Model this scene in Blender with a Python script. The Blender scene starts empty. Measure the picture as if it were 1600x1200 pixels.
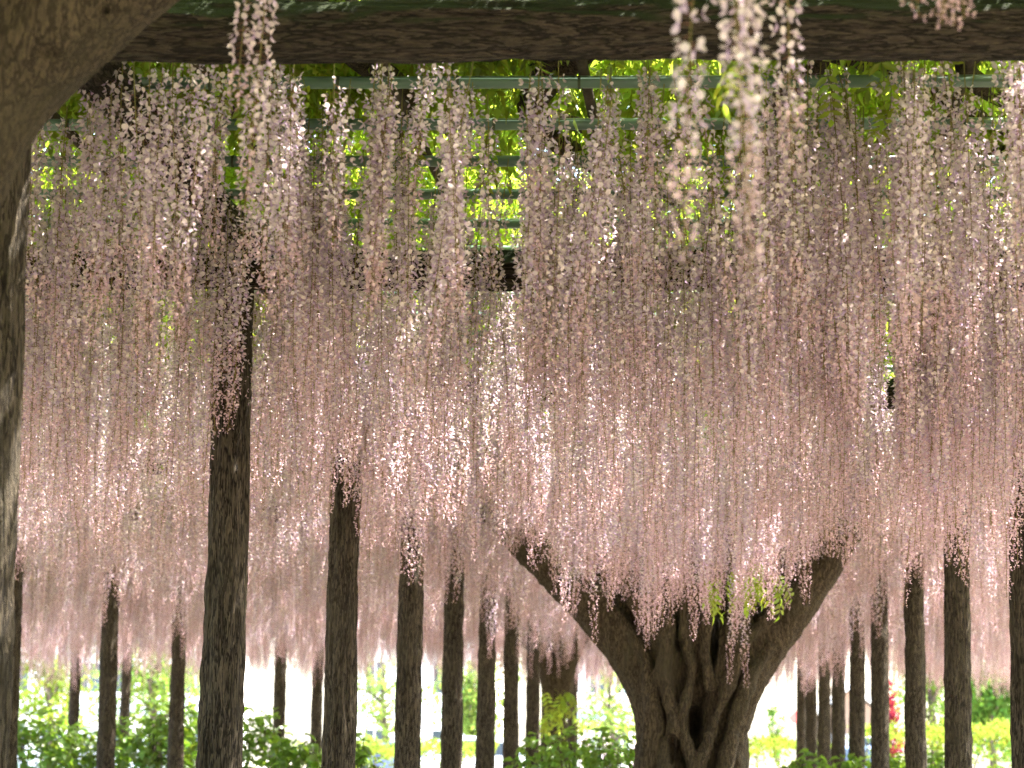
import bpy, math, random
import numpy as np
from mathutils import Matrix, Vector

R = math.radians
rng = np.random.default_rng(11)
random.seed(11)
SC = bpy.context.scene
COL = SC.collection

# ------------------------------------------------------------------ camera
EYE = 1.0
F_PX, VPX, VPY = 4000.0, 1075.0, 1190.0
d_c = Vector((VPX - 800, 600 - VPY, -F_PX)).normalized()      # world +Y in camera space
u_c = Vector((0.0055, 1, 0)); u_c = (u_c - d_c * u_c.dot(d_c)).normalized()
r_c = d_c.cross(u_c)
ROT = Matrix((r_c, d_c, u_c))
cam_d = bpy.data.cameras.new('camera'); cam = bpy.data.objects.new('camera', cam_d); COL.objects.link(cam)
cam.matrix_world = Matrix.Translation((0, 0, EYE)) @ ROT.to_4x4()
cam_d.sensor_width = 17.3; cam_d.lens = 17.3 * F_PX / 1600
cam_d.clip_start = 0.1; cam_d.clip_end = 1500
cam_d.dof.use_dof = True; cam_d.dof.focus_distance = 12.8; cam_d.dof.aperture_fstop = 2.0
cam_d.dof.aperture_blades = 7
SC.camera = cam

# ------------------------------------------------------------------ world, sun, exposure
SUN_DIR = Vector((0.50, 0.22, 0.84)).normalized()             # towards the sun
w = bpy.data.worlds.new('World'); SC.world = w; w.use_nodes = True
nt = w.node_tree; nt.nodes.clear()
sky = nt.nodes.new('ShaderNodeTexSky'); sky.sky_type = 'NISHITA'; sky.sun_disc = False
sky.sun_elevation = math.asin(SUN_DIR.z); sky.sun_rotation = math.atan2(SUN_DIR.x, SUN_DIR.y)
sky.dust_density = 2.5; sky.air_density = 1.0; sky.ozone_density = 1.0
bg = nt.nodes.new('ShaderNodeBackground'); bg.inputs[1].default_value = 0.15
wo = nt.nodes.new('ShaderNodeOutputWorld')
nt.links.new(sky.outputs[0], bg.inputs[0]); nt.links.new(bg.outputs[0], wo.inputs[0])
sun_d = bpy.data.lights.new('sun', 'SUN'); sun_d.energy = 5.0; sun_d.angle = R(0.53); sun_d.color = (1, 0.94, 0.82)
sun = bpy.data.objects.new('sun', sun_d); COL.objects.link(sun)
sun.rotation_euler = SUN_DIR.to_track_quat('Z', 'Y').to_euler(); sun.location = (20, 10, 40)
SC.view_settings.view_transform = 'Standard'; SC.view_settings.look = 'None'
SC.view_settings.exposure = 3.35; SC.view_settings.gamma = 1.0
try:
    SC.view_settings.use_curve_mapping = False
except Exception:
    pass
cy = SC.cycles
cy.use_denoising = True; cy.max_bounces = 7; cy.diffuse_bounces = 4; cy.glossy_bounces = 2
cy.transmission_bounces = 6; cy.transparent_max_bounces = 8; cy.sample_clamp_indirect = 6.0
cy.use_adaptive_sampling = False
try:
    cy.denoiser = 'OPENIMAGEDENOISE'; cy.denoising_input_passes = 'RGB_ALBEDO_NORMAL'; cy.denoising_prefilter = 'NONE'
except Exception:
    pass
cy.caustics_reflective = False; cy.caustics_refractive = False


# ------------------------------------------------------------------ helpers
def at(px, py, Y):
    """point on the plane at distance Y that shows at photo pixel (px, py)"""
    v = ROT @ Vector((px - 800, 600 - py, -F_PX))
    k = Y / v.y
    return Vector((v.x * k, Y, EYE + v.z * k))


def project(p):
    v = ROT.transposed() @ (Vector(p) - Vector((0, 0, EYE)))
    if v.z >= -0.1:
        return None
    return 800 - v.x / v.z * F_PX, 600 + v.y / v.z * F_PX


def hash3(i, j, k, s):
    n = (i * 73856093) ^ (j * 19349663) ^ (k * 83492791) ^ (s * 2654435)
    n = n & 0x7fffffff
    n = ((n >> 13) ^ n) * 1274126177 & 0x7fffffff
    n = ((n >> 16) ^ n) * 668265263 & 0x7fffffff
    return (n & 0xffff) / 32767.5 - 1.0


def vnoise(P, s=0):
    """smooth value noise in [-1, 1] at points P (N x 3)"""
    P = np.asarray(P, dtype=np.float64)
    I = np.floor(P).astype(np.int64); f = P - I
    f = f * f * (3 - 2 * f)
    out = 0
    for a in (0, 1):
        for b in (0, 1):
            for c in (0, 1):
                wgt = (f[:, 0] if a else 1 - f[:, 0]) * (f[:, 1] if b else 1 - f[:, 1]) * (f[:, 2] if c else 1 - f[:, 2])
                out = out + wgt * hash3(I[:, 0] + a, I[:, 1] + b, I[:, 2] + c, s)
    return out


def make_mesh(name, V, F, mats, smooth=False, tint=None, fmat=None):
    V = np.asarray(V, dtype=np.float32)
    me = bpy.data.meshes.new(name)
    if isinstance(F, np.ndarray):
        n, k = F.shape
        me.vertices.add(len(V)); me.vertices.foreach_set('co', V.ravel())
        me.loops.add(n * k); me.loops.foreach_set('vertex_index', F.astype(np.int32).ravel())
        me.polygons.add(n)
        me.polygons.foreach_set('loop_start', np.arange(0, n * k, k, dtype=np.int32))
        me.update(calc_edges=True)
        me.validate()
    else:
        me.from_pydata(V.tolist(), [], F); me.update()
    for m in (mats if isinstance(mats, (list, tuple)) else [mats]):
        me.materials.append(m)
    if smooth:
        me.polygons.foreach_set('use_smooth', np.ones(len(me.polygons), dtype=bool))
    if tint is not None:
        a = me.attributes.new('tint', 'FLOAT_COLOR', 'POINT')
        T = np.ones((len(V), 4), dtype=np.float32); T[:, :tint.shape[1]] = tint
        a.data.foreach_set('color', T.ravel())
    if fmat is not None:
        me.polygons.foreach_set('material_index', np.asarray(fmat, dtype=np.int32))
    return me


def link(name, me, root=None, loc=None, rotz=None):
    o = bpy.data.objects.new(name, me); COL.objects.link(o)
    if loc is not None:
        o.location = loc
    if rotz is not None:
        o.rotation_euler = (0, 0, rotz)
    if root is not None:
        adopt(o, root)
    return o


def adopt(o, root):
    """make o (placed in world coordinates) a child of root"""
    o.parent = root
    M = Matrix.LocRotScale(root.location, root.rotation_euler, root.scale)
    p = root.parent
    if p is not None:
        M = Matrix.LocRotScale(p.location, p.rotation_euler, p.scale) @ root.matrix_parent_inverse @ M
    o.matrix_parent_inverse = M.inverted()


def thing(name, label, cat, loc, group=None, rotz=0):
    o = bpy.data.objects.new(name, None); COL.objects.link(o)
    o.location = loc; o.rotation_euler = (0, 0, rotz); o.empty_display_size = 0.2
    o['label'] = label; o['category'] = cat
    if group:
        o['group'] = group
    return o


def tag(o, label, cat, group=None):
    o['label'] = label; o['category'] = cat
    if group:
        o['group'] = group
    return o


class MB:
    """collects shapes into one mesh"""
    def __init__(self):
        self.V = []; self.F = []; self.M = []; self.n = 0

    def add(self, V, F, m=0):
        self.V.append(np.asarray(V, dtype=np.float64))
        self.F += [tuple(int(i) + self.n for i in f) for f in F]; self.M += [m] * len(F)
        self.n += len(V); return self

    def box(self, c, s, m=0, bev=0.0, rot=None):
        x, y, z = (v / 2 for v in s)
        b = min(bev, x * .9, y * .9, z * .9)
        if b <= 0:
            V = np.array([(sx * x, sy * y, sz * z) for sx in (-1, 1) for sy in (-1, 1) for sz in (-1, 1)])
            F = [(0, 1, 3, 2), (4, 6, 7, 5), (0, 4, 5, 1), (2, 3, 7, 6), (0, 2, 6, 4), (1, 5, 7, 3)]
        else:
            pr = [(-x + b, -y), (x - b, -y), (x, -y + b), (x, y - b), (x - b, y), (-x + b, y), (-x, y - b), (-x, -y + b)]
            pi = [(a * (x - b) / x, q * (y - b) / y) for a, q in pr]
            V = [(a, q, -z) for a, q in pi] + [(a, q, -z + b) for a, q in pr] + [(a, q, z - b) for a, q in pr] + [(a, q, z) for a, q in pi]
            F = [tuple(range(7, -1, -1)), tuple(range(24, 32))]
            for r_ in range(3):
                for k in range(8):
                    F.append((r_ * 8 + k, r_ * 8 + (k + 1) % 8, r_ * 8 + 8 + (k + 1) % 8, r_ * 8 + 8 + k))
            V = np.array(V)
        if rot is not None:
            V = V @ np.array(Matrix.Rotation(rot, 3, 'Z')).T
        return self.add(V + np.array(c), F, m)

    def tube(self, pts, rad, n=8, m=0, cap=True):
        V, F = tube(pts, rad, n, cap); return self.add(V, F, m)

    def mesh(self, name, mats, smooth=False):
        return make_mesh(name, np.concatenate(self.V), self.F, mats, smooth, fmat=self.M)

    def build(self, name, mats, root=None, smooth=False, **k):
        return link(name, self.mesh(name, mats, smooth), root, **k)


def spline(pts, n):
    """Catmull-Rom through pts (N x D), n samples per span"""
    P = np.asarray(pts, dtype=np.float64)
    P = np.vstack([2 * P[0] - P[1], P, 2 * P[-1] - P[-2]])
    out = []
    for i in range(1, len(P) - 2):
        p0, p1, p2, p3 = P[i - 1:i + 3]
        for t in np.linspace(0, 1, n, endpoint=False):
            out.append(0.5 * (2 * p1 + (p2 - p0) * t + (2 * p0 - 5 * p1 + 4 * p2 - p3) * t * t + (3 * p1 - p0 - 3 * p2 + p3) * t ** 3))
    out.append(P[-2])
    return np.array(out)


def tube(pts, rad, n=8, cap=True):
    P = np.asarray(pts, dtype=np.float64); N = len(P)
    rad = np.broadcast_to(np.asarray(rad, dtype=np.float64), (N,))
    T = np.gradient(P, axis=0); T /= np.linalg.norm(T, axis=1)[:, None] + 1e-9
    ref = np.array([0, 0, 1.0]) if abs(T[0][2]) < 0.9 else np.array([1.0, 0, 0])
    a = np.cross(T[0], ref); a /= np.linalg.norm(a)
    V = []; ang = np.arange(n) * 2 * math.pi / n
    for i in range(N):
        a = a - T[i] * a.dot(T[i]); a /= np.linalg.norm(a) + 1e-9
        b = np.cross(T[i], a)
        V.append(P[i] + rad[i] * (np.cos(ang)[:, None] * a + np.sin(ang)[:, None] * b))
    V = np.concatenate(V); F = []
    for i in range(N - 1):
        for k in range(n):
            k2 = (k + 1) % n
            F.append((i * n + k, i * n + k2, (i + 1) * n + k2, (i + 1) * n + k))
    if cap:
        F.append(tuple(range(n - 1, -1, -1))); F.append(tuple((N - 1) * n + k for k in range(n)))
    return V, F


# ------------------------------------------------------------------ materials
def mat(name):
    m = bpy.data.materials.new(name); m.use_nodes = True
    t = m.node_tree; t.nodes.clear()
    o = t.nodes.new('ShaderNodeOutputMaterial')
    return m, t, o


def nd(t, typ, **k):
    n = t.nodes.new(typ)
    for a, v in k.items():
        setattr(n, a, v)
    return n


def noise_node(t, scale, stretch=(1, 1, 1), detail=6, rough=.6):
    tc = nd(t, 'ShaderNodeTexCoord'); mp = nd(t, 'ShaderNodeMapping'); mp.inputs['Scale'].default_value = stretch
    n = nd(t, 'ShaderNodeTexNoise'); n.inputs['Scale'].default_value = scale
    n.inputs['Detail'].default_value = detail; n.inputs['Roughness'].default_value = rough
    t.links.new(tc.outputs['Object'], mp.inputs[0]); t.links.new(mp.outputs[0], n.inputs['Vector'])
    return n


def ramp(t, fac, stops):
    r = nd(t, 'ShaderNodeValToRGB'); e = r.color_ramp.elements
    while len(e) < len(stops):
        e.new(0.5)
    for el, (p, c) in zip(e, stops):
        el.position = p; el.color = (*c, 1)
    t.links.new(fac, r.inputs[0]); return r


def simple(name, stops, scale=8, stretch=(1, 1, 1), rough=.7, bump=0.0, bscale=None, spec=.3, metal=0.0):
    m, t, o = mat(name)
    n = noise_node(t, scale, stretch); r = ramp(t, n.outputs[0], stops)
    b = nd(t, 'ShaderNodeBsdfPrincipled'); b.inputs['Roughness'].default_value = rough
    b.inputs['Specular IOR Level'].default_value = spec; b.inputs['Metallic'].default_value = metal
    t.links.new(r.outputs[0], b.inputs['Base Color']); t.links.new(b.outputs[0], o.inputs[0])
    if bump:
        n2 = noise_node(t, bscale or scale * 3, stretch); bp = nd(t, 'ShaderNodeBump'); bp.inputs['Strength'].default_value = bump
        bp.inputs['Distance'].default_value = .02
        t.links.new(n2.outputs[0], bp.inputs['Height']); t.links.new(bp.outputs[0], b.inputs['Normal'])
    return m


def bark(name, dark, mid, light, stretch, scale, moss=None, patch=None):
    """bark: grain along the stretched axis, worn light flakes, moss on the upper side"""
    m, t, o = mat(name)
    n = noise_node(t, scale, stretch, 5, .55)
    r = ramp(t, n.outputs[0], [(.32, mid), (.44, light), (.475, dark), (.515, dark), (.56, mid), (.66, light), (.74, dark)])
    nf = noise_node(t, scale * 2.7, stretch, 6, .7); rf = ramp(t, nf.outputs[0], [(.30, (.45, .45, .45)), (.55, (1, 1, 1)), (.75, (1.35, 1.3, 1.2))])
    mu = nd(t, 'ShaderNodeMix', data_type='RGBA', blend_type='MULTIPLY'); mu.inputs[0].default_value = 1
    t.links.new(r.outputs[0], mu.inputs[6]); t.links.new(rf.outputs[0], mu.inputs[7])
    col = mu.outputs[2]
    if patch:
        n3 = noise_node(t, 3.0, (1, 1, .6), 4); r3 = ramp(t, n3.outputs[0], [(.48, (0, 0, 0)), (.66, (1, 1, 1))])
        mx = nd(t, 'ShaderNodeMix', data_type='RGBA'); mx.inputs[7].default_value = (*patch, 1)
        ml = nd(t, 'ShaderNodeMath', operation='MULTIPLY'); ml.inputs[1].default_value = .65
        t.links.new(r3.outputs[0], ml.inputs[0]); t.links.new(ml.outputs[0], mx.inputs[0])
        t.links.new(col, mx.inputs[6]); col = mx.outputs[2]
    if moss:
        g = nd(t, 'ShaderNodeNewGeometry'); sx = nd(t, 'ShaderNodeSeparateXYZ'); t.links.new(g.outputs['Normal'], sx.inputs[0])
        n2 = noise_node(t, 7, (1, 1, 1), 6)
        ad = nd(t, 'ShaderNodeMath', operation='ADD'); t.links.new(sx.outputs[2], ad.inputs[0]); t.links.new(n2.outputs[0], ad.inputs[1])
        r2 = ramp(t, ad.outputs[0], [(.68, (0, 0, 0)), (1.0, (1, 1, 1))])
        mx = nd(t, 'ShaderNodeMix', data_type='RGBA'); mx.inputs[7].default_value = (*moss, 1)
        t.links.new(r2.outputs[0], mx.inputs[0]); t.links.new(col, mx.inputs[6]); col = mx.outputs[2]
    b = nd(t, 'ShaderNodeBsdfPrincipled'); b.inputs['Roughness'].default_value = .85; b.inputs['Specular IOR Level'].default_value = .2
    t.links.new(col, b.inputs['Base Color'])
    bp = nd(t, 'ShaderNodeBump'); bp.inputs['Strength'].default_value = .9; bp.inputs['Distance'].default_value = .02
    hr = ramp(t, n.outputs[0], [(.38, (1, 1, 1)), (.475, (.1, .1, .1)), (.515, (.1, .1, .1)), (.62, (1, 1, 1)), (.74, (.3, .3, .3))])
    hs = nd(t, 'ShaderNodeMath', operation='ADD'); t.links.new(hr.outputs[0], hs.inputs[0]); t.links.new(nf.outputs[0], hs.inputs[1])
    t.links.new(hs.outputs[0], bp.inputs['Height']); t.links.new(bp.outputs[0], b.inputs['Normal'])
    t.links.new(b.outputs[0], o.inputs[0]); return m


def leafy(name, front, back, trans=.5, var=.25, attr=None, gloss=.0):
    """thin leaf or petal: reflects `front`, passes light tinted `back`; random per piece"""
    m, t, o = mat(name)
    if attr:
        a = nd(t, 'ShaderNodeAttribute'); a.attribute_name = attr; cf = cb = a.outputs['Color']
    else:
        g = nd(t, 'ShaderNodeNewGeometry')
        h = nd(t, 'ShaderNodeHueSaturation')
        mr = nd(t, 'ShaderNodeMapRange'); mr.inputs[3].default_value = 1 - var; mr.inputs[4].default_value = 1 + var
        mh = nd(t, 'ShaderNodeMapRange'); mh.inputs[3].default_value = .47; mh.inputs[4].default_value = .52
        t.links.new(g.outputs['Random Per Island'], mr.inputs[0]); t.links.new(g.outputs['Random Per Island'], mh.inputs[0])
        t.links.new(mr.outputs[0], h.inputs['Value']); t.links.new(mh.outputs[0], h.inputs['Hue'])
        h.inputs['Color'].default_value = (*front, 1); cf = h.outputs[0]
        h2 = nd(t, 'ShaderNodeHueSaturation'); h2.inputs['Color'].default_value = (*back, 1)
        t.links.new(mr.outputs[0], h2.inputs['Value']); t.links.new(mh.outputs[0], h2.inputs['Hue']); cb = h2.outputs[0]
    d = nd(t, 'ShaderNodeBsdfDiffuse'); tr = nd(t, 'ShaderNodeBsdfTranslucent'); mx = nd(t, 'ShaderNodeMixShader')
    mx.inputs[0].default_value = trans
    t.links.new(cf, d.inputs[0]); t.links.new(cb, tr.inputs[0])
    t.links.new(d.outputs[0], mx.inputs[1]); t.links.new(tr.outputs[0], mx.inputs[2])
    last = mx.outputs[0]
    if gloss:
        gl = nd(t, 'ShaderNodeBsdfGlossy'); gl.inputs['Roughness'].default_value = .35
        m2 = nd(t, 'ShaderNodeMixShader'); m2.inputs[0].default_value = gloss
        t.links.new(last, m2.inputs[1]); t.links.new(gl.outputs[0], m2.inputs[2]); last = m2.outputs[0]
    t.links.new(last, o.inputs[0]); return m


M_POST = bark('post_bark', (.016, .011, .008), (.072, .053, .037), (.145, .114, .082), (1, 1, .12), 56, patch=(.060, .048, .034))
M_BEAM = bark('beam_bark', (.014, .010, .007), (.046, .032, .023), (.085, .064, .046), (.16, 1, 1), 44, moss=(.020, .030, .010))
M_RAIL = bark('rail_bark', (.014, .010, .007), (.042, .030, .022), (.080, .062, .046), (1, .16, 1), 44, moss=(.020, .030, .010))
M_VINE = bark('vine_bark', (.030, .020, .012), (.074, .052, .032), (.125, .090, .055), (1, 1, .16), 44, patch=(.058, .047, .027))
M_TWIG = simple('twig_bark', [(.3, (.03, .022, .015)), (.7, (.09, .07, .05))], 14, (1, 1, 1), .9, .5)
M_PIPE = simple('green_pipe', [(.3, (.095, .155, .12)), (.7, (.13, .20, .155))], 9, (.2, 1, 1), .33, .05, spec=.5)
M_RING = simple('pipe_joint', [(.3, (.10, .12, .07)), (.7, (.05, .06, .04))], 9, (1, 1, 1), .6)
M_PETAL = leafy('petal', None, None, .36, attr='tint')
M_LEAF = leafy('wisteria_leaf', (.10, .16, .025), (.42, .54, .05), .64, .3, gloss=.03)
M_SHRUB = leafy('shrub_leaf', (.10, .18, .035), (.26, .42, .035), .42, .35, gloss=.07)
M_HEDGE = leafy('hedge_leaf', (.11, .155, .025), (.24, .33, .04), .4, .45)
M_TREE = leafy('tree_leaf', (.055, .11, .025), (.14, .27, .03), .4, .35)
M_PALE = leafy('pale_leaf', (.10, .15, .04), (.22, .33, .05), .4, .3)
M_RED = leafy('maple_leaf', (.16, .02, .03), (.30, .03, .04), .4, .3)
M_WHITE = simple('white_render', [(.3, (.74, .73, .70)), (.7, (.80, .79, .76))], 2, rough=.8)
M_PINK = simple('pink_render', [(.3, (.62, .47, .45)), (.7, (.70, .55, .52))], 2, rough=.8)
M_BROWN = simple('brown_board', [(.3, (.16, .11, .08)), (.7, (.23, .16, .12))], 3, (1, 1, 6), .8)
M_GREY = simple('grey_metal', [(.3, (.30, .31, .32)), (.7, (.38, .39, .40))], 3, rough=.5)
M_BLUE = simple('blue_trim', [(.3, (.25, .50, .55)), (.7, (.32, .58, .62))], 3, rough=.5)
M_GLASS = simple('window_glass', [(.3, (.03, .045, .06)), (.7, (.05, .07, .09))], 1, rough=.08, spec=.8)
M_CARW = simple('white_paint', [(.3, (.72, .74, .76)), (.7, (.76, .78, .80))], 1, rough=.2, spec=.6)
M_CARB = simple('blue_paint', [(.3, (.05, .08, .16)), (.7, (.06, .09, .18))], 1, rough=.2, spec=.6)
M_TYRE = simple('tyre', [(.3, (.02, .02, .02)), (.7, (.035, .035, .035))], 10, rough=.9)
M_RIM = simple('rim', [(.3, (.45, .45, .46)), (.7, (.55, .55, .56))], 5, rough=.3, metal=.8)
M_LAMP = simple('lamp_glass', [(.3, (.7, .7, .68)), (.7, (.8, .8, .78))], 5, rough=.15)
M_REDP = simple('red_cloth', [(.3, (.55, .10, .09)), (.7, (.62, .14, .12))], 5, rough=.8)

# ------------------------------------------------------------------ ground
def ground():
    m, t, o = mat('soil')
    n = noise_node(t, .35, (1, 1, 1), 8); r = ramp(t, n.outputs[0], [(.35, (.30, .255, .195)), (.6, (.42, .365, .285)), (.75, (.26, .25, .15))])
    b = nd(t, 'ShaderNodeBsdfPrincipled'); b.inputs['Roughness'].default_value = .95
    n2 = noise_node(t, 18, (1, 1, 1), 8); bp = nd(t, 'ShaderNodeBump'); bp.inputs['Strength'].default_value = .5
    t.links.new(n2.outputs[0], bp.inputs['Height']); t.links.new(bp.outputs[0], b.inputs['Normal'])
    t.links.new(r.outputs[0], b.inputs[0]); t.links.new(b.outputs[0], o.inputs[0])
    N = 60
    g = np.linspace(-1, 1, N); g = np.sign(g) * np.abs(g) ** 2 * 700
    X, Y = np.meshgrid(g, g + 30); P = np.stack([X.ravel(), Y.ravel(), 0 * X.ravel()], 1)
    P[:, 2] = .03 * vnoise(P * .15, 3) * (np.abs(P[:, 0]) < 40)
    P[:, 2] -= .03
    i = np.arange(N * N).reshape(N, N)
    F = np.stack([i[:-1, :-1].ravel(), i[:-1, 1:].ravel(), i[1:, 1:].ravel(), i[1:, :-1].ravel()], 1)
    o_ = link('ground', make_mesh('ground', P, F, m, True)); o_['kind'] = 'structure'
    pv = simple('pale_paving', [(.3, (.46, .44, .40)), (.7, (.56, .54, .50))], 1.5, rough=.9, bump=.2)
    mb = MB().box((-10, 97, .02), (150, 76, .08), bev=.02)
    p = mb.build('pavement', pv); p['kind'] = 'structure'


ground()

# ------------------------------------------------------------------ pergola
SP = 4.36; Z0 = 12.84
ROW_Y = [Z0 + SP * n for n in range(-1, 10)]
COL_X = [-11.5, -6.91, -2.36, 2.246, 6.8]
H_BEAM = EYE + 2.37            # underside of the cross beams
R_BEAM = 0.104
H_RAIL = H_BEAM + 2 * R_BEAM + .10
H_PIPE = H_RAIL + .13


def log_mesh(name, length, r0, r1, nseg, nlen, seed, m, axis='Z', rough=.021, furrow=32):
    """barked log along an axis, starting at the origin"""
    th = np.arange(nseg) * 2 * math.pi / nseg; zz = np.linspace(0, length, nlen)
    T, Zg = np.meshgrid(th, zz)
    rad = r0 + (r1 - r0) * Zg / length
    wob = vnoise(np.stack([Zg.ravel() * .9, 0 * T.ravel() + seed, 0 * T.ravel()], 1), seed) * .006
    wob2 = vnoise(np.stack([Zg.ravel() * .9, 0 * T.ravel() + seed + 9, 0 * T.ravel()], 1), seed + 1) * .006
    c, s = np.cos(T.ravel()), np.sin(T.ravel())
    q = furrow / (2 * math.pi)
    P = np.stack([c * q, s * q, Zg.ravel() * 3.0], 1)
    warp = vnoise(P * np.array([.4, .4, 1.2]), seed + 2)
    P2 = P + np.stack([warp * .8, -warp * .8, warp * .3], 1)
    n1 = 1 - np.abs(vnoise(P2, seed + 3)) * 2
    n2 = vnoise(P * 2.1, seed + 4)
    n3 = vnoise(P * np.array([.18, .18, .3]), seed + 5)
    rr = rad.ravel() + rough * (.75 * n1 + .35 * n2) * .8 + .006 * n3 - rough * .35
    A = np.stack([c * rr + wob, s * rr + wob2, Zg.ravel()], 1)
    if axis == 'X':
        A = A[:, [2, 0, 1]]
    elif axis == 'Y':
        A = A[:, [1, 2, 0]]
    i = np.arange(nseg * nlen).reshape(nlen, nseg); j = np.roll(i, -1, 1)
    F = [tuple(f) for f in np.stack([i[:-1].ravel(), j[:-1].ravel(), j[1:].ravel(), i[1:].ravel()], 1).tolist()]
    F.append(tuple(i[0][::-1].tolist())); F.append(tuple(i[-1].tolist()))
    return make_mesh(name, A, F, m, True)


def pergola():
    P = thing('pergola', 'long pergola of bark covered log posts and beams with green cross pipes', 'pergola', (-2.3, 30.3, 0))
    H = H_BEAM + .06
    near = [log_mesh('post', H, .118, .094, 56, 170, 20 + k, M_POST) for k in range(4)]
    far = [log_mesh('post', H, .118, .094, 26, 60, 40 + k, M_POST) for k in range(3)]
    k = 0
    for xi, x in enumerate(COL_X):
        for n, y in enumerate(ROW_Y):
            p = project((x, y, 1.0)); q = project((x, y, 2.4))
            if p is None or max(p[0], q[0]) < -75 or min(p[0], q[0]) > 1680:
                continue
            o = link('post', (near if y < 24 else far)[k % (4 if y < 24 else 3)], P, (x + random.uniform(-.02, .02), y, -.02), random.uniform(0, 6.28))
            o.rotation_euler.x = random.uniform(-.004, .004); o.rotation_euler.y = random.uniform(-.004, .004)
            k += 1
    for n, y in enumerate(ROW_Y):
        x0, x1 = (-3.6, 3.6) if n == 0 else (-13.0, 8.2)
        if n == 0:
            me = log_mesh('cross_beam', 9.6, R_BEAM + .004, R_BEAM, 56, 420, 70, M_BEAM, 'X'); x0 = -4.6
        elif n == 1:
            me = log_mesh('cross_beam', 13.4, R_BEAM, R_BEAM, 36, 300, 71, M_BEAM, 'X'); x0 = -7.4
        else:
            if n == 2:
                fm = log_mesh('cross_beam', 21.2, R_BEAM, R_BEAM, 18, 160, 72, M_BEAM, 'X')
            me = fm
        o = link('cross_beam', me, P, (x0, y, H_BEAM + R_BEAM))
        if n == 0:
            o.rotation_euler.z = 0.004
    L = ROW_Y[-1] - ROW_Y[0] + 1.6
    for x in COL_X:
        me = log_mesh('rail', L, R_BEAM, R_BEAM, 22, 340, 80 + int(x), M_RAIL, 'Y')
        link('rail', me, P, (x, ROW_Y[0] - .8, H_RAIL))
    # green pipes across, with joint rings
    ys = np.arange(9.70, 53.0, .715)
    ring = MB().tube(np.array([(0, 0, 0), (.012, 0, 0)]), .0285, 14).mesh('joint_ring', M_RING)
    for k, y in enumerate(ys):
        x0 = max(-13.0, -y * .29 - 1.2); x1 = min(8.2, y * .14 + 1.2)
        mb = MB()
        mb.tube(np.array([(x0, 0, 0), (x1, 0, 0)]), .0265, 14)
        o = mb.build('pipe', M_PIPE, P, True, loc=(0, y, H_PIPE))
        if y < 20:
            x = x0 + random.uniform(.1, .5)
            while x < x1 - .05:
                link('joint_ring', ring, o, (x, y, H_PIPE)); x += random.uniform(.42, .55)
    # slim poles along the length, above the pipes
    for k, x in enumerate(np.arange(-12.6, 8.2, .81)):
        pts = spline([(x + random.uniform(-.05, .05), y, H_PIPE + .055 + random.uniform(-.01, .02)) for y in np.linspace(9.4, 53, 9)], 6)
        MB().tube(pts, .024, 7).build('pole', M_TWIG, P, True)
    return P


pergola()


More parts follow.
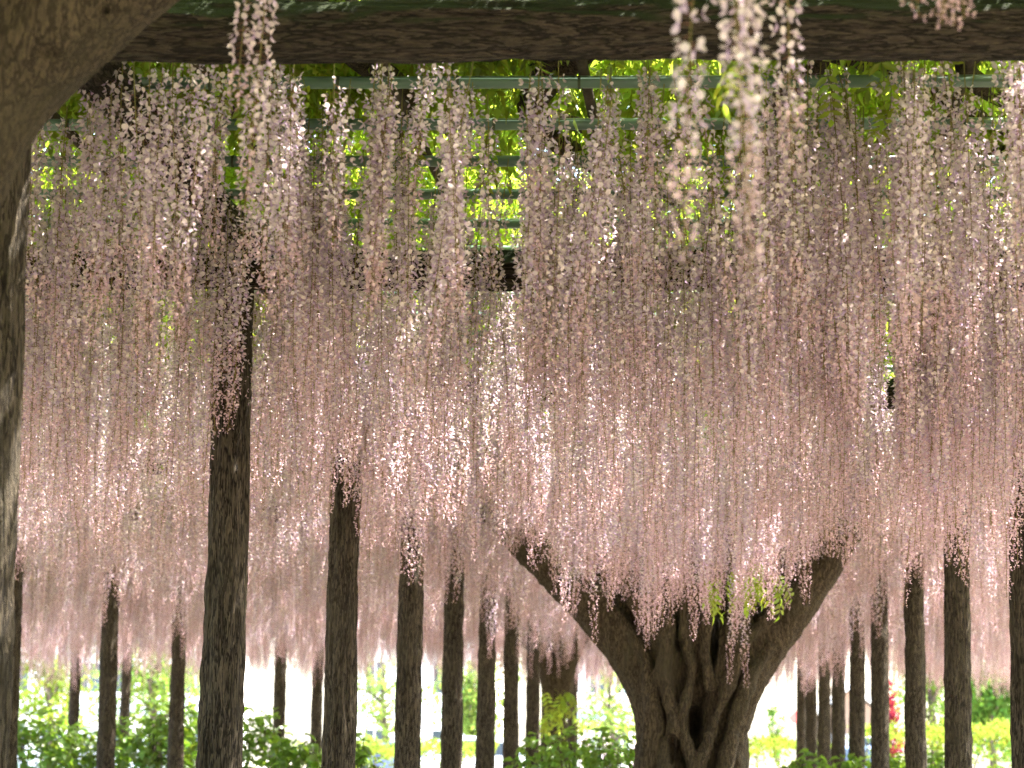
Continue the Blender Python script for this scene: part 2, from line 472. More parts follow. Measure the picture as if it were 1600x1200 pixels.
# ------------------------------------------------------------------ wisteria: racemes and leaves
def raceme_data(L, seed, hi=True, size=.0315):
    """one hanging flower cluster, top at the origin, tip at (0, 0, -L); returns V, F(tris), tint"""
    r = np.random.default_rng(seed)
    V, F, T = [], [], []
    n0 = 0

    def put(v, f, t):
        nonlocal n0
        V.append(v); F.append(np.asarray(f) + n0); T.append(t); n0 += len(v)
    def pet(b, dd, nn, Lp, Wp, fold, c0_, c1_, c2_, fine):
        sd_ = np.cross(dd, nn)
        if fine:
            put(np.array([b, b + dd * Lp * .38 + sd_ * Wp * .44 + nn * Wp * fold, b + dd * Lp * .76 + sd_ * Wp * .40 + nn * Wp * fold * .8, b + dd * Lp,
                          b + dd * Lp * .76 - sd_ * Wp * .40 + nn * Wp * fold * .8, b + dd * Lp * .38 - sd_ * Wp * .44 + nn * Wp * fold, b + dd * Lp * .5]),
                [(0, 1, 6), (1, 2, 6), (2, 3, 6), (3, 4, 6), (4, 5, 6), (5, 0, 6)], np.array([c0_, c1_, c1_, c2_, c1_, c1_, c1_ * .6 + c0_ * .4]))
        else:
            put(np.array([b, b + dd * Lp * .55 + sd_ * Wp * .5 + nn * Wp * fold, b + dd * Lp, b + dd * Lp * .55 - sd_ * Wp * .5 + nn * Wp * fold]),
                [(0, 1, 2), (0, 2, 3)], np.array([c0_, c1_, c2_, c1_]))
    # axis
    zs = np.linspace(0, -L, 12 if hi else 6)
    ph = r.uniform(0, 6.28, 2); amp = .024 * L
    def axis(z):
        return np.array([amp * math.sin(3.1 * z / L + ph[0]) * 1.0, amp * math.sin(2.3 * z / L + ph[1]), z]) - np.array([amp * math.sin(ph[0]), amp * math.sin(ph[1]), 0])
    pts = np.array([axis(z) for z in zs])
    tv, tf = tube(pts, np.linspace(.0028, .0012, len(zs)) * (1 if hi else .6), 3, False)
    tris = [q for f in tf for q in ((f[0], f[1], f[2]), (f[0], f[2], f[3]))]
    stem = np.tile(np.array([[.24, .22, .08]]), (len(tv), 1)) * r.uniform(.8, 1.15)
    put(tv, tris, stem)
    n = int(L * (110 if hi else 102))
    bare = r.uniform(.03, .14)
    hue = r.uniform(0, 1)
    for i in range(n):
        u = bare + (1 - bare) * (i + r.uniform(-.4, .4)) / n
        u = min(max(u, 0), 1)
        z = -L * u
        a = i * 2.39996 + r.uniform(-.5, .5)
        open_ = 1 - max(0, (u - .62) / .38) ** 1.4 * .50            # buds towards the tip
        fade = .85 + .3 * (1 - u)
        s = size * open_ * r.uniform(.82, 1.18) * (.92 if u > bare + .08 else .8)
        if r.random() < .02 + .38 * max(0, 1 - (u - bare) / .18):
            continue
        droop = r.uniform(-.55, .15)
        d = np.array([math.cos(a), math.sin(a), droop]); d /= np.linalg.norm(d)
        side = np.array([-math.sin(a), math.cos(a), 0])
        roll = r.uniform(-.7, .7)
        up = np.cross(d, side) * -1
        if up[2] < 0:
            up = -up
        sd = side * math.cos(roll) + up * math.sin(roll); upr = up * math.cos(roll) - side * math.sin(roll)
        ped = (.023 * open_ + .006) * r.uniform(.65, 1.3)
        c0 = axis(z); c = c0 + d * ped - np.array([0, 0, .004])
        # pedicel
        pw = .0014
        put(np.array([c0 + [0, 0, pw], c0 - [0, 0, pw], c]), [(0, 1, 2)], np.tile([[.22, .10, .07]], (3, 1)))
        pale = np.array([.795, .675, .608]) * (1 - .08 * hue) + np.array([-.02, -.02, .06]) * hue
        pale = np.clip(pale * r.uniform(.66, 1.12), 0, .88)
        deep = np.array([.45, .30, .54]) * r.uniform(.75, 1.15)
        blush = np.array([.60, .36, .38])
        if u > .80:
            pale = pale * .45 + blush * .55; deep = deep * .6 + blush * .4
        zd = np.array([0, 0, -1.0])
        # banner: folded back, rather upright
        t1 = r.uniform(.1, 1.0)
        bd = up * (1.15 - t1) + d * t1 + side * r.normal(0, .35); bd /= np.linalg.norm(bd)
        bn = d * .8 - up * .5 + side * r.normal(0, .45); bn = bn - bd * bn.dot(bd); bn /= np.linalg.norm(bn) + 1e-9
        pet(c, bd, bn, s * .88, s * r.uniform(.62, .84), r.uniform(-.30, .1), deep * .6 + pale * .4, pale, pale * .97, hi)
        # wings and keel: hang outwards and down
        t2 = r.uniform(.35, .8)
        wd = d * t2 + zd * (1.1 - t2) + side * r.normal(0, .28); wd /= np.linalg.norm(wd)
        wn = up * .8 + d * .4 + side * r.normal(0, .5); wn = wn - wd * wn.dot(wd); wn /= np.linalg.norm(wn) + 1e-9
        v_ = r.random()
        pet(c, wd, wn, s * r.uniform(.8, 1.0), s * .52, -.35, deep, pale * (1 - .75 * v_) + deep * .75 * v_, pale * .5 + deep * .5, hi)
    return np.concatenate(V), np.concatenate(F), np.concatenate(T)


LENS = [.45, .6, .75, .9, 1.05, 1.25, 1.5, 1.8]
RAC_HI, RAC_LO = [], []
for li, L in enumerate(LENS):
    for v in range(2):
        V, F, T = raceme_data(L, 100 + li * 7 + v); RAC_HI.append(make_mesh('raceme', V, F, M_PETAL, False, T))
    V, F, T = raceme_data(L, 300 + li, False, .034); RAC_LO.append(make_mesh('raceme', V, F, M_PETAL, False, T))


def leaflet(base, d, up, L, W, bend=.15):
    sd = np.cross(d, up); sd /= np.linalg.norm(sd) + 1e-9
    f = .16
    V = [base, base + d * L * .35 + sd * W * .5 + up * W * f, base + d * L * .72 + sd * W * .34 + up * (W * f - L * bend * .4),
         base + d * L - up * L * bend, base + d * L * .72 - sd * W * .34 + up * (W * f - L * bend * .4), base + d * L * .35 - sd * W * .5 + up * W * f,
         base + d * L * .5 - up * L * bend * .2]
    return np.array(V), [(0, 1, 6), (1, 2, 6), (2, 3, 6), (3, 4, 6), (4, 5, 6), (5, 0, 6)]


def compound_leaf(r, L=.26, pairs=5, Lf=.062, Wf=.026, ang=0.0, droop=.5, simple_=False):
    """pinnate leaf from the origin along +X rotated by ang, drooping"""
    V, F = [], []; n = 0
    ca, sa = math.cos(ang), math.sin(ang)
    def pt(u):
        return np.array([ca * L * u * math.cos(droop * u), sa * L * u * math.cos(droop * u), -L * u * math.sin(droop * u * .9)])
    for k in range(pairs + 1):
        u = .28 + .72 * k / pairs
        b = pt(min(u, 1)); t = pt(u + .01) - pt(u - .01); t /= np.linalg.norm(t)
        side = np.array([-sa, ca, 0]); up = np.cross(t, side); up = up if up[2] > 0 else -up
        for s in ((1, -1) if k < pairs else (0,)):
            d = t * (.55 if s else 1) + side * s * .85 - up * r.uniform(.05, .5); d /= np.linalg.norm(d)
            v, f = leaflet(b, d, up, Lf * r.uniform(.8, 1.15), Wf * r.uniform(.85, 1.15))
            if simple_:
                v = v[[0, 1, 3, 5]]; f = [(0, 1, 2), (0, 2, 3)]
            V.append(v); F += [tuple(i + n for i in q) for q in f]; n += len(v)
    P = np.array([pt(u) for u in (0, .33, .66, 1)])
    tv, tf = tube(P, .0022, 3, False); tf = [q for f in tf for q in ((f[0], f[1], f[2]), (f[0], f[2], f[3]))]
    V.append(tv); F += [tuple(i + n for i in q) for q in tf]
    return np.concatenate(V), np.array(F)


def spray_mesh(seed, n=60):
    """a metre-wide patch of leaves"""
    r = np.random.default_rng(seed); Vs, Fs = [], []; k = 0
    for i in range(n):
        v, f = compound_leaf(r, r.uniform(.2, .32), 5, .068, .029, r.uniform(0, 6.28), r.uniform(.1, 1.1), True)
        Vs.append(v + np.array([r.uniform(-.5, .5), r.uniform(-.5, .5), r.uniform(-.22, .22)])); Fs.append(f + k); k += len(v)
    return make_mesh('leaf_spray', np.concatenate(Vs), np.concatenate(Fs), M_LEAF)


SPRAYS = [spray_mesh(500 + k) for k in range(4)]
LEAVES = []
for k in range(6):
    v, f = compound_leaf(np.random.default_rng(600 + k), .28, 5, .075, .030, 0, .35 + .18 * k); LEAVES.append(make_mesh('leaf', v, f, M_LEAF))


def scatter(name, root, meshes, pts, rots, scl, var):
    """one stuff object that repeats the given meshes at many points"""
    me = bpy.data.meshes.new(name); N = len(pts)
    me.vertices.add(N); me.vertices.foreach_set('co', np.asarray(pts, dtype=np.float32).ravel())
    a = me.attributes.new('rot', 'FLOAT_VECTOR', 'POINT'); a.data.foreach_set('vector', np.asarray(rots, dtype=np.float32).ravel())
    a = me.attributes.new('scl', 'FLOAT', 'POINT'); a.data.foreach_set('value', np.asarray(scl, dtype=np.float32))
    a = me.attributes.new('var', 'INT', 'POINT'); a.data.foreach_set('value', np.asarray(var, dtype=np.int32))
    g = bpy.data.node_groups.new(name, 'GeometryNodeTree')
    g.interface.new_socket('Geometry', in_out='INPUT', socket_type='NodeSocketGeometry')
    g.interface.new_socket('Geometry', in_out='OUTPUT', socket_type='NodeSocketGeometry')
    gi = g.nodes.new('NodeGroupInput'); go = g.nodes.new('NodeGroupOutput'); jn = g.nodes.new('GeometryNodeJoinGeometry')
    def attr(n, t):
        x = g.nodes.new('GeometryNodeInputNamedAttribute'); x.data_type = t; x.inputs[0].default_value = n
        return [s for s in x.outputs if s.enabled and s.name == 'Attribute'][0]
    ar, as_, av = attr('rot', 'FLOAT_VECTOR'), attr('scl', 'FLOAT'), attr('var', 'INT')
    er = g.nodes.new('FunctionNodeEulerToRotation'); g.links.new(ar, er.inputs[0])
    for k, m in enumerate(meshes):
        src = bpy.data.objects.new(m.name, m)
        oi = g.nodes.new('GeometryNodeObjectInfo'); oi.inputs['Object'].default_value = src; oi.inputs['As Instance'].default_value = False
        cmp_ = g.nodes.new('FunctionNodeCompare'); cmp_.data_type = 'INT'; cmp_.operation = 'EQUAL'
        ia = [s for s in cmp_.inputs if s.enabled and s.type == 'INT']
        g.links.new(av, ia[0]); ia[1].default_value = k
        ip = g.nodes.new('GeometryNodeInstanceOnPoints')
        g.links.new(gi.outputs[0], ip.inputs['Points']); g.links.new(cmp_.outputs[0], ip.inputs['Selection'])
        g.links.new(oi.outputs['Geometry'], ip.inputs['Instance']); g.links.new(er.outputs[0], ip.inputs['Rotation']); g.links.new(as_, ip.inputs['Scale'])
        g.links.new(ip.outputs[0], jn.inputs[0])
    g.links.new(jn.outputs[0], go.inputs[0])
    for m in {x.name: x for me_ in meshes for x in me_.materials}.values():
        me.materials.append(m)
    o = link(name, me, root); md = o.modifiers.new('scatter', 'NODES'); md.node_group = g
    o['kind'] = 'stuff'
    return o


# ------------------------------------------------------------------ wisteria trunks
def gnarled(name, tubes, voxel, root, fine=.010, seed=5, cut=()):
    """melt several tubes (pts with radius) into one woody body with grain ridges"""
    mb = MB()
    for P in tubes:
        S = spline(P, 8); mb.tube(S[:, :3], S[:, 3], 14)
    tmp = bpy.data.objects.new('tmp', mb.mesh('tmp', M_VINE)); COL.objects.link(tmp)
    md = tmp.modifiers.new('r', 'REMESH'); md.mode = 'VOXEL'; md.voxel_size = voxel
    sm = tmp.modifiers.new('s', 'SMOOTH'); sm.factor = .5; sm.iterations = 2
    dg = bpy.context.evaluated_depsgraph_get(); dg.update()
    me = bpy.data.meshes.new_from_object(tmp.evaluated_get(dg))
    bpy.data.objects.remove(tmp)
    n = len(me.vertices); V = np.empty(n * 3, dtype=np.float32); me.vertices.foreach_get('co', V); V = V.reshape(-1, 3).astype(np.float64)
    Nn = np.empty(n * 3, dtype=np.float32); me.vertex_normals.foreach_get('vector', Nn); Nn = Nn.reshape(-1, 3)
    q = V * np.array([9, 9, 2.0]); wp = vnoise(V * 2.2, seed)
    a = 1 - 2 * np.abs(vnoise(q + wp[:, None] * 1.6, seed + 1))
    b = vnoise(V * 26, seed + 2); c = vnoise(V * 3.5, seed + 3)
    V = V + Nn * (fine * (1.4 * a + .45 * b) + .018 * c)[:, None]
    for (cx, cy_, cz, rx, rz, dep) in cut:                       # knot holes
        dd = ((V[:, 0] - cx) / rx) ** 2 + ((V[:, 2] - cz) / rz) ** 2
        m = (dd < 1) & (V[:, 1] < cy_)
        V[m, 1] += dep * (1 - dd[m]) ** .5
    me.vertices.foreach_set('co', V.astype(np.float32).ravel()); me.update()
    me.polygons.foreach_set('use_smooth', np.ones(len(me.polygons), dtype=bool))
    me.materials.clear(); me.materials.append(M_VINE); me.name = name
    return link(name, me, root)


def px_path(Y, lst):
    """(px, py, depth offset, radius) -> world points with radius"""
    out = []
    for px, py, dy, r in lst:
        p = at(px, py, Y); out.append((p.x, Y + dy, p.z, r))
    return out


YC = 23.9
root_c = at(1078, 1190, YC); root_c.z = 0
TREE_C = thing('wisteria_tree', 'massive old wisteria with fluted gnarled trunk flaring into spreading limbs between two post rows', 'tree', root_c)
k = YC / 4000
ct = [
    [(1030, 1400, 0, .34), (1030, 1260, 0, .29), (1036, 1150, 0, .25), (1010, 1060, 0, .22), (950, 975, .05, .20), (880, 905, .1, .17), (810, 835, .15, .155), (745, 765, .2, .14), (690, 690, .3, .12)],
    [(1130, 1400, .05, .30), (1128, 1260, .05, .25), (1128, 1160, .05, .22), (1160, 1060, 0, .22), (1215, 980, .0, .21), (1275, 900, .05, .18), (1322, 820, .1, .165), (1348, 740, .15, .145), (1365, 660, .2, .13)],
    [(1075, 1400, .25, .36), (1078, 1230, .25, .34), (1078, 1100, .25, .30), (1075, 1000, .25, .30), (1070, 900, .3, .26), (1060, 780, .4, .18)],
    [(1060, 1250, -.12, .16), (1050, 1120, -.12, .13), (1046, 1030, -.15, .13), (1010, 950, -.15, .13), (975, 880, -.2, .12), (935, 800, -.2, .10)],
    [(1100, 1250, -.1, .13), (1112, 1140, -.14, .11), (1135, 1040, -.16, .13), (1160, 950, -.18, .13), (1195, 870, -.2, .12), (1225, 780, -.2, .10)],
    [(1080, 1120, .05, .15), (1085, 1030, -.12, .13), (1078, 950, -.15, .13), (1085, 880, -.15, .12), (1075, 780, -.1, .10)],
    [(1130, 1060, .05, .15), (1190, 970, .15, .17), (1235, 890, .25, .16), (1260, 800, .3, .12)],
    [(990, 1000, .1, .18), (960, 930, .2, .17), (930, 860, .3, .15), (900, 760, .4, .10)],
    [(1000, 1400, -.20, .13), (1008, 1220, -.26, .085), (1018, 1110, -.27, .07), (1008, 1030, -.20, .06), (970, 970, -.12, .05), (930, 920, -.05, .05)],
    [(1090, 1400, -.34, .11), (1086, 1220, -.35, .065), (1066, 1130, -.33, .045), (1080, 1050, -.30, .045), (1068, 990, -.30, .045), (1074, 920, -.30, .05)],
    [(1086, 1220, -.35, .065), (1108, 1150, -.34, .05), (1128, 1100, -.31, .05), (1152, 1030, -.29, .05), (1190, 975, -.24, .05), (1230, 930, -.2, .05)],
    [(1040, 1400, -.33, .10), (1040, 1200, -.34, .07), (1054, 1130, -.33, .05), (1038, 1060, -.30, .055), (1046, 980, -.31, .05), (1020, 910, -.32, .05), (990, 860, -.32, .05)],
    [(1126, 1400, -.31, .11), (1130, 1220, -.29, .08), (1146, 1130, -.25, .065), (1172, 1060, -.24, .06), (1205, 1010, -.2, .06)],
    [(1020, 1200, -.3, .05), (1030, 1140, -.31, .04), (1024, 1080, -.29, .04), (1040, 1010, -.3, .04), (1030, 950, -.28, .05)],
    [(1110, 1080, -.28, .045), (1100, 1010, -.31, .045), (1112, 940, -.32, .05), (1140, 880, -.3, .05)],
    [(1000, 960, .1, .2), (1040, 880, .15, .2), (1010, 800, .3, .16)], [(1120, 960, .1, .2), (1130, 870, .15, .2), (1150, 780, .3, .16)],
    [(1158, 1400, .2, .13), (1152, 1260, .2, .12), (1152, 1160, .25, .11), (1150, 1080, .25, .1)],
]
h1 = at(1085, 1128, YC); h2 = at(1062, 1010, YC); h3 = at(1048, 960, YC); h4 = at(1050, 1170, YC)
gnarled('trunk', [px_path(YC, p) for p in ct], .018, TREE_C, .013, 5,
        [(h1.x, YC - .02, h1.z, .075, .15, .22), (h2.x, YC, h2.z, .035, .06, .08), (h3.x, YC, h3.z, .03, .04, .08), (h4.x, YC, h4.z, .035, .14, .12)])

YF = 7.0
root_f = at(-190, 700, YF); root_f.z = 0
TREE_F = thing('wisteria_tree', 'smooth mossy wisteria forking beside the log beam, its thick limb crossing the beam end', 'tree', root_f)
ft = [
    [(-215, 1900, 0, .24), (-210, 1200, 0, .21), (-200, 800, 0, .19), (-160, 440, 0, .19), (-48, 185, 0, .185), (100, 38, -.02, .180), (250, -80, -.05, .168), (420, -190, -.1, .15), (640, -330, .2, .12)],
    [(-200, 700, 0, .17), (-160, 350, -.06, .17), (-80, 120, -.12, .16), (-20, -40, -.15, .15), (30, -300, -.1, .13)],
    [(-230, 1900, .1, .15), (-225, 1000, .1, .13), (-230, 500, .15, .12), (-280, 100, .2, .11), (-330, -200, .3, .1)],
]
k1 = at(183, 38, YF); k2 = at(90, 102, YF)
gnarled('trunk', [px_path(YF, p) for p in ft], .016, TREE_F, .004, 9,
        [(k1.x, YF + .1, k1.z, .013, .012, .05), (k2.x, YF + .1, k2.z, .04, .018, .03)])

YB = 41.5
root_b = at(868, 1190, YB); root_b.z = 0
TREE_B = thing('wisteria_tree', 'slimmer wisteria trunk forking among posts behind leafy shrubs', 'tree', root_b)
bt = [
    [(868, 1330, 0, .30), (868, 1200, 0, .24), (866, 1120, 0, .20), (862, 1060, 0, .19), (838, 1010, 0, .17), (800, 985, .1, .14), (760, 960, .2, .12), (700, 930, .3, .1)],
    [(875, 1120, 0, .20), (880, 1050, 0, .19), (900, 1000, 0, .17), (930, 965, .1, .15), (965, 930, .2, .12), (1000, 890, .3, .1)],
    [(868, 1060, .1, .18), (866, 1000, .1, .17), (860, 940, .1, .14), (850, 880, .2, .1)],
]
gnarled('trunk', [px_path(YB, p) for p in bt], .03, TREE_B, .008, 13)


# limbs winding over the trellis
def limb(root, pts, r0, r1, seed):
    S = spline(pts, 7); r = np.linspace(r0, r1, len(S))
    S = S + np.stack([vnoise(S * 1.3, seed), vnoise(S * 1.3, seed + 1), .5 * vnoise(S * 1.3, seed + 2)], 1) * .10
    r = r * (1 + .2 * vnoise(S * 3, seed + 3))
    MB().tube(S, r, 9).build('branch', M_VINE, root, True)


def owner(y):
    return TREE_F if y < 12.2 else (TREE_C if y < 32.5 else TREE_B)


zt = H_PIPE + .13
lim = [
    (TREE_F, [(-1.3, 7.2, zt - .1), (-.9, 8.4, zt), (-.5, 9.8, zt + .1), (-.75, 11.6, zt + .05), (-.3, 13.6, zt + .1)], .10, .05),
    (TREE_F, [(-.6, 9.3, zt + .2), (.2, 10.2, zt + .1), (.9, 11.3, zt + .15), (1.8, 12.6, zt + .1)], .06, .03),
    (TREE_F, [(-1.2, 8.0, zt), (-1.5, 9.9, zt - .02), (-1.25, 11.1, zt + .05), (-1.6, 13.0, zt + .1)], .07, .04),
    (TREE_F, [(-.4, 10.4, zt + .05), (-.62, 11.2, zt - .02), (-.45, 12.2, zt + .05), (-.1, 13.4, zt)], .045, .025),
    (TREE_F, [(1.3, 9.4, zt), (1.15, 10.6, zt), (1.6, 11.9, zt + .1), (1.3, 13.2, zt)], .05, .03),
    (TREE_F, [(.4, 9.2, zt + .1), (.55, 10.4, zt), (.35, 11.6, zt), (.6, 13.0, zt + .1)], .05, .03),
]
for s in range(26):
    a = s * .8 + .3; b = TREE_C if s < 16 else TREE_B
    c = (0, 23.9) if s < 16 else (-2, 41.5)
    q = [(c[0] + math.cos(a) * d, c[1] + math.sin(a) * d * 1.6, zt + random.uniform(-.05, .15)) for d in (1.0, 2.4, 4.0, 5.6)]
    lim.append((b, q, .09, .035))
for i, (r_, q, a, b) in enumerate(lim):
    limb(r_, q, a, b, 30 + i * 5)

# ------------------------------------------------------------------ where the racemes hang
cand = []     # x, y, top, length, scale
def field(x, y):
    tip = 1.80 - .12 * min(max((y - 32) / 8, 0), 1) + (.16 if y < 28 else .26) * float(vnoise(np.array([[x * .55, y * .4, 0.5]]), 71)[0]) + .10 * float(vnoise(np.array([[x * 1.7, y * 1.7, 3.5]]), 72)[0])
    tip -= .66 * math.exp(-((x - .05) / .95) ** 2 - ((y - 18.6) / 3.3) ** 2)
    tip += .42 * (math.exp(-((x - 1.30) / .30) ** 2) + math.exp(-((x + 1.50) / .35) ** 2)) * math.exp(-((y - 20.8) / 2.4) ** 2)
    tip -= .55 * math.exp(-((x - 1.25) / .32) ** 2 - ((y - 13.2) / 1.2) ** 2)
    tip -= .20 * math.exp(-((y - 13) / 5) ** 2)
    tip -= .22 * math.exp(-((x - 2.6) / 1.0) ** 2 - ((y - 15) / 4) ** 2)
    return tip


def density(x, y):
    if y < 9.1:
        return 0
    dn = 8.2
    if y < 12.6:
        dn *= (0.36 if y < 10.4 else 1.1) if -1.25 < x < .38 else (1.25 if x < 0 else 1.7)
    if y > 38:
        dn *= .62
    dn *= 1 + .55 * float(vnoise(np.array([[x * .9, y * .9, 7.5]]), 73)[0])
    return dn


for y0 in np.arange(8.8, 52.6, .5):
    xl = max(-13.2, -(1075 + 60) / 4000 * (y0 + .5) - 1.4); xr = min(8.6, 560 / 4000 * (y0 + .5) + 1.4)
    n = rng.poisson((xr - xl) * .5 * 16.0)
    for _ in range(n):
        x = rng.uniform(xl, xr); y = y0 + rng.uniform(0, .5)
        if rng.uniform() > density(x, y) / 16.0:
            continue
        tip0 = field(x, y)
        for j in range(rng.integers(2, 5)):
            top = EYE + rng.uniform(2.52, 2.98)
            tip = EYE + tip0 + rng.normal(0, .13 if y < 28 else .22)
            if rng.uniform() < .16:
                tip += rng.uniform(.15, .5)
            elif rng.uniform() < .09:
                tip -= rng.uniform(.12, .38)
            L = min(max(top - tip, .4), 1.85)
            cand.append((x + rng.normal(0, .085), y + rng.normal(0, .085), top, L))
near = [  # px, tip py, distance, how many, spread
    (1126, 468, 5.3, 2, .010), (1138, 330, 5.35, 1, .008), (1215, 265, 6.4, 1, .008), (405, 330, 7.3, 1, .008), (398, 180, 7.3, 1, .008),
    (1445, 28, 5.9, 2, .02), (1480, 36, 5.9, 2, .02), (1510, 40, 5.9, 2, .02), (1618, 560, 6.0, 1, .01),
    (570, 520, 9.5, 4, .05), (585, 430, 9.5, 3, .04), (325, 410, 9.9, 2, .03), (315, 300, 9.9, 2, .04), (700, 550, 10.0, 3, .045),
    (850, 470, 9.7, 2, .035), (835, 300, 9.6, 2, .03), (1000, 300, 9.7, 2, .04), (1060, 300, 9.6, 2, .03), (660, 200, 9.6, 2, .03), (735, 230, 9.8, 2, .04),
    (1475, 880, 13.2, 4, .05), (1440, 840, 13.0, 3, .05), (330, 680, 12.2, 1, .02), (350, 570, 12.2, 3, .05), (520, 770, 16.3, 2, .04), (640, 915, 20.8, 2, .04),
    (1165, 1100, 22.6, 2, .03), (908, 965, 21.5, 1, .02), (1008, 965, 21.3, 1, .02), (1060, 955, 21.6, 1, .02), (985, 1015, 22.6, 1, .01), (770, 1030, 29.3, 2, .04),
]
for px, py, Y, n, sp in near:
    for j in range(n):
        p = at(px, py, Y)
        top = EYE + 2.6 + random.uniform(0, .15)
        if Y < 8:
            top = EYE + 2.3 + random.uniform(0, .25)
        tip = p.z + (abs(random.gauss(0, .08)) if j else 0)
        cand.append((p.x + random.gauss(0, sp), Y + random.gauss(0, sp), top, min(max(top - tip, .35), 1.95)))

by_owner = {}
for c in cand:
    by_owner.setdefault(owner(c[1]).name, []).append(c)
for T in (TREE_F, TREE_C, TREE_B):
    C = by_owner.get(T.name, [])
    def show(c):
        a = project((c[0], c[1], c[2] - c[3])); b = project((c[0], c[1], c[2] - .25 * c[3]))
        inside = 0 < a[0] < 1600 and a[1] > 8
        return (inside, -c[1] + c[3] * 1.5)
    C.sort(key=show, reverse=True)
    rest = []
    for i, (x, y, top, L) in enumerate(C):
        li = int(np.argmin([abs(math.log(L / q)) for q in LENS])); s = L / LENS[li]
        rz = random.uniform(0, 6.28); rx, ry = random.gauss(0, .05 if y > 9 else .015), random.gauss(0, .05 if y > 9 else .015)
        if i < 300:
            o = link('raceme', RAC_HI[li * 2 + i % 2], None, (x, y, top)); o.rotation_euler = (rx, ry, rz)
            s2 = .5 + .5 * s
            o.scale = (s2, s2, s); adopt(o, T)
        else:
            rest.append(((x, y, top), (rx, ry, rz), s, li if y > 17 else len(LENS) + li * 2 + i % 2))
    scatter('raceme_mass', T, RAC_LO + RAC_HI, [q[0] for q in rest], [q[1] for q in rest], [q[2] for q in rest], [q[3] for q in rest])

# leaf canopy
lp = {}
n = int(25 * 58 * 4.9)
xs = rng.uniform(-14.5, 10.5, n); ys = rng.uniform(-3, 54.5, n)
n2 = 330; xs = np.concatenate([xs, rng.uniform(-5, 7, n2)]); ys = np.concatenate([ys, rng.uniform(4.5, 13, n2)])  # extra sprays, added to keep sun off the front beam
cl = vnoise(np.stack([xs * .55, ys * .55, 0 * xs], 1), 90)
for x, y, c in zip(xs, ys, cl):
    if rng.uniform() > .90 + .30 * c:
        continue
    lp.setdefault(owner(y).name, []).append(((x, y, H_PIPE + (.42 if 8.5 < y < 13.5 else .18) + abs(rng.normal(.12, .22))), (rng.normal(0, .15), rng.normal(0, .15), rng.uniform(0, 6.28)), rng.uniform(.85, 1.2), rng.integers(0, 4)))
for T in (TREE_F, TREE_C, TREE_B):
    q = lp[T.name]
    scatter('leaf_mass', T, SPRAYS, [a[0] for a in q], [a[1] for a in q], [a[2] for a in q], [a[3] for a in q])

# single leaves that hang into view below the trellis
def leaf(T, p, rz, tilt=0.0, s=1.0):
    o = link('leaf', LEAVES[random.randrange(6)], None, p); o.rotation_euler = (random.gauss(0, .3), tilt, rz); o.scale = (s, s, s); adopt(o, T)


for k in range(90):
    y = random.uniform(9.2, 15); x = random.uniform(-.29 * y, .14 * y)
    if random.random() < .6:
        x = random.choice((-.5, .25, -.2)) * y / 10.5 + random.gauss(0, .3)
    leaf(owner(y), (x, y, H_PIPE + random.uniform(.06, .32)), random.uniform(0, 6.28), random.uniform(-.1, .9))
for px, py, Y in [(345, 120, 9.9), (365, 150, 9.9), (372, 130, 9.8), (1385, 110, 9.8), (1378, 150, 9.8), (1290, 98, 9.6), (470, 112, 9.7), (1150, 100, 7.5), (985, 205, 10.6), (965, 178, 10.4), (625, 330, 12.4), (1160, 235, 11.5)]:
    p = at(px, py, Y); leaf(owner(Y), p, random.uniform(0, 6.28), random.uniform(.3, 1.0), .8)
for k in range(18):
    p = at(random.gauss(1165, 26), random.gauss(893, 14), 20.2); leaf(TREE_C, p, random.uniform(-1.2, 1.2) + (math.pi if k % 4 == 0 else 0), random.uniform(.2, .8), 1.05)
for k in range(14):
    p = at(random.gauss(870, 12), random.uniform(1030, 1150), YB - 1.5); leaf(TREE_B, p, random.uniform(-1.6, 1.6), random.uniform(0, .6), 1.5)


# ------------------------------------------------------------------ shrubs, hedges, trees behind
def leaf_cloud(r, pts, nrm, L, W, detail=True):
    V, F = [], []; n = 0
    for p, nn in zip(pts, nrm):
        t = r.normal(0, 1, 3); d = t - nn * t.dot(nn); d /= np.linalg.norm(d) + 1e-9
        d = d - nn * .1 + np.array([0, 0, -.25]); d /= np.linalg.norm(d)
        s = r.uniform(.7, 1.2)
        v, f = leaflet(np.array(p), d, nn, L * s, W * s, .2)
        if not detail:
            v = v[[0, 1, 3, 5]]; f = [(0, 1, 2), (0, 2, 3)]
        V.append(v); F += [tuple(i + n for i in q) for q in f]; n += len(v)
    return np.concatenate(V), np.array(F)


SH_LEAF = []
for k in range(5):
    v, f = leaflet(np.zeros(3), np.array([1.0, 0, 0]), np.array([0, 0, 1.0]), .15, .095, .12 + .08 * k); SH_LEAF.append(make_mesh('leaf', v, f, M_SHRUB))


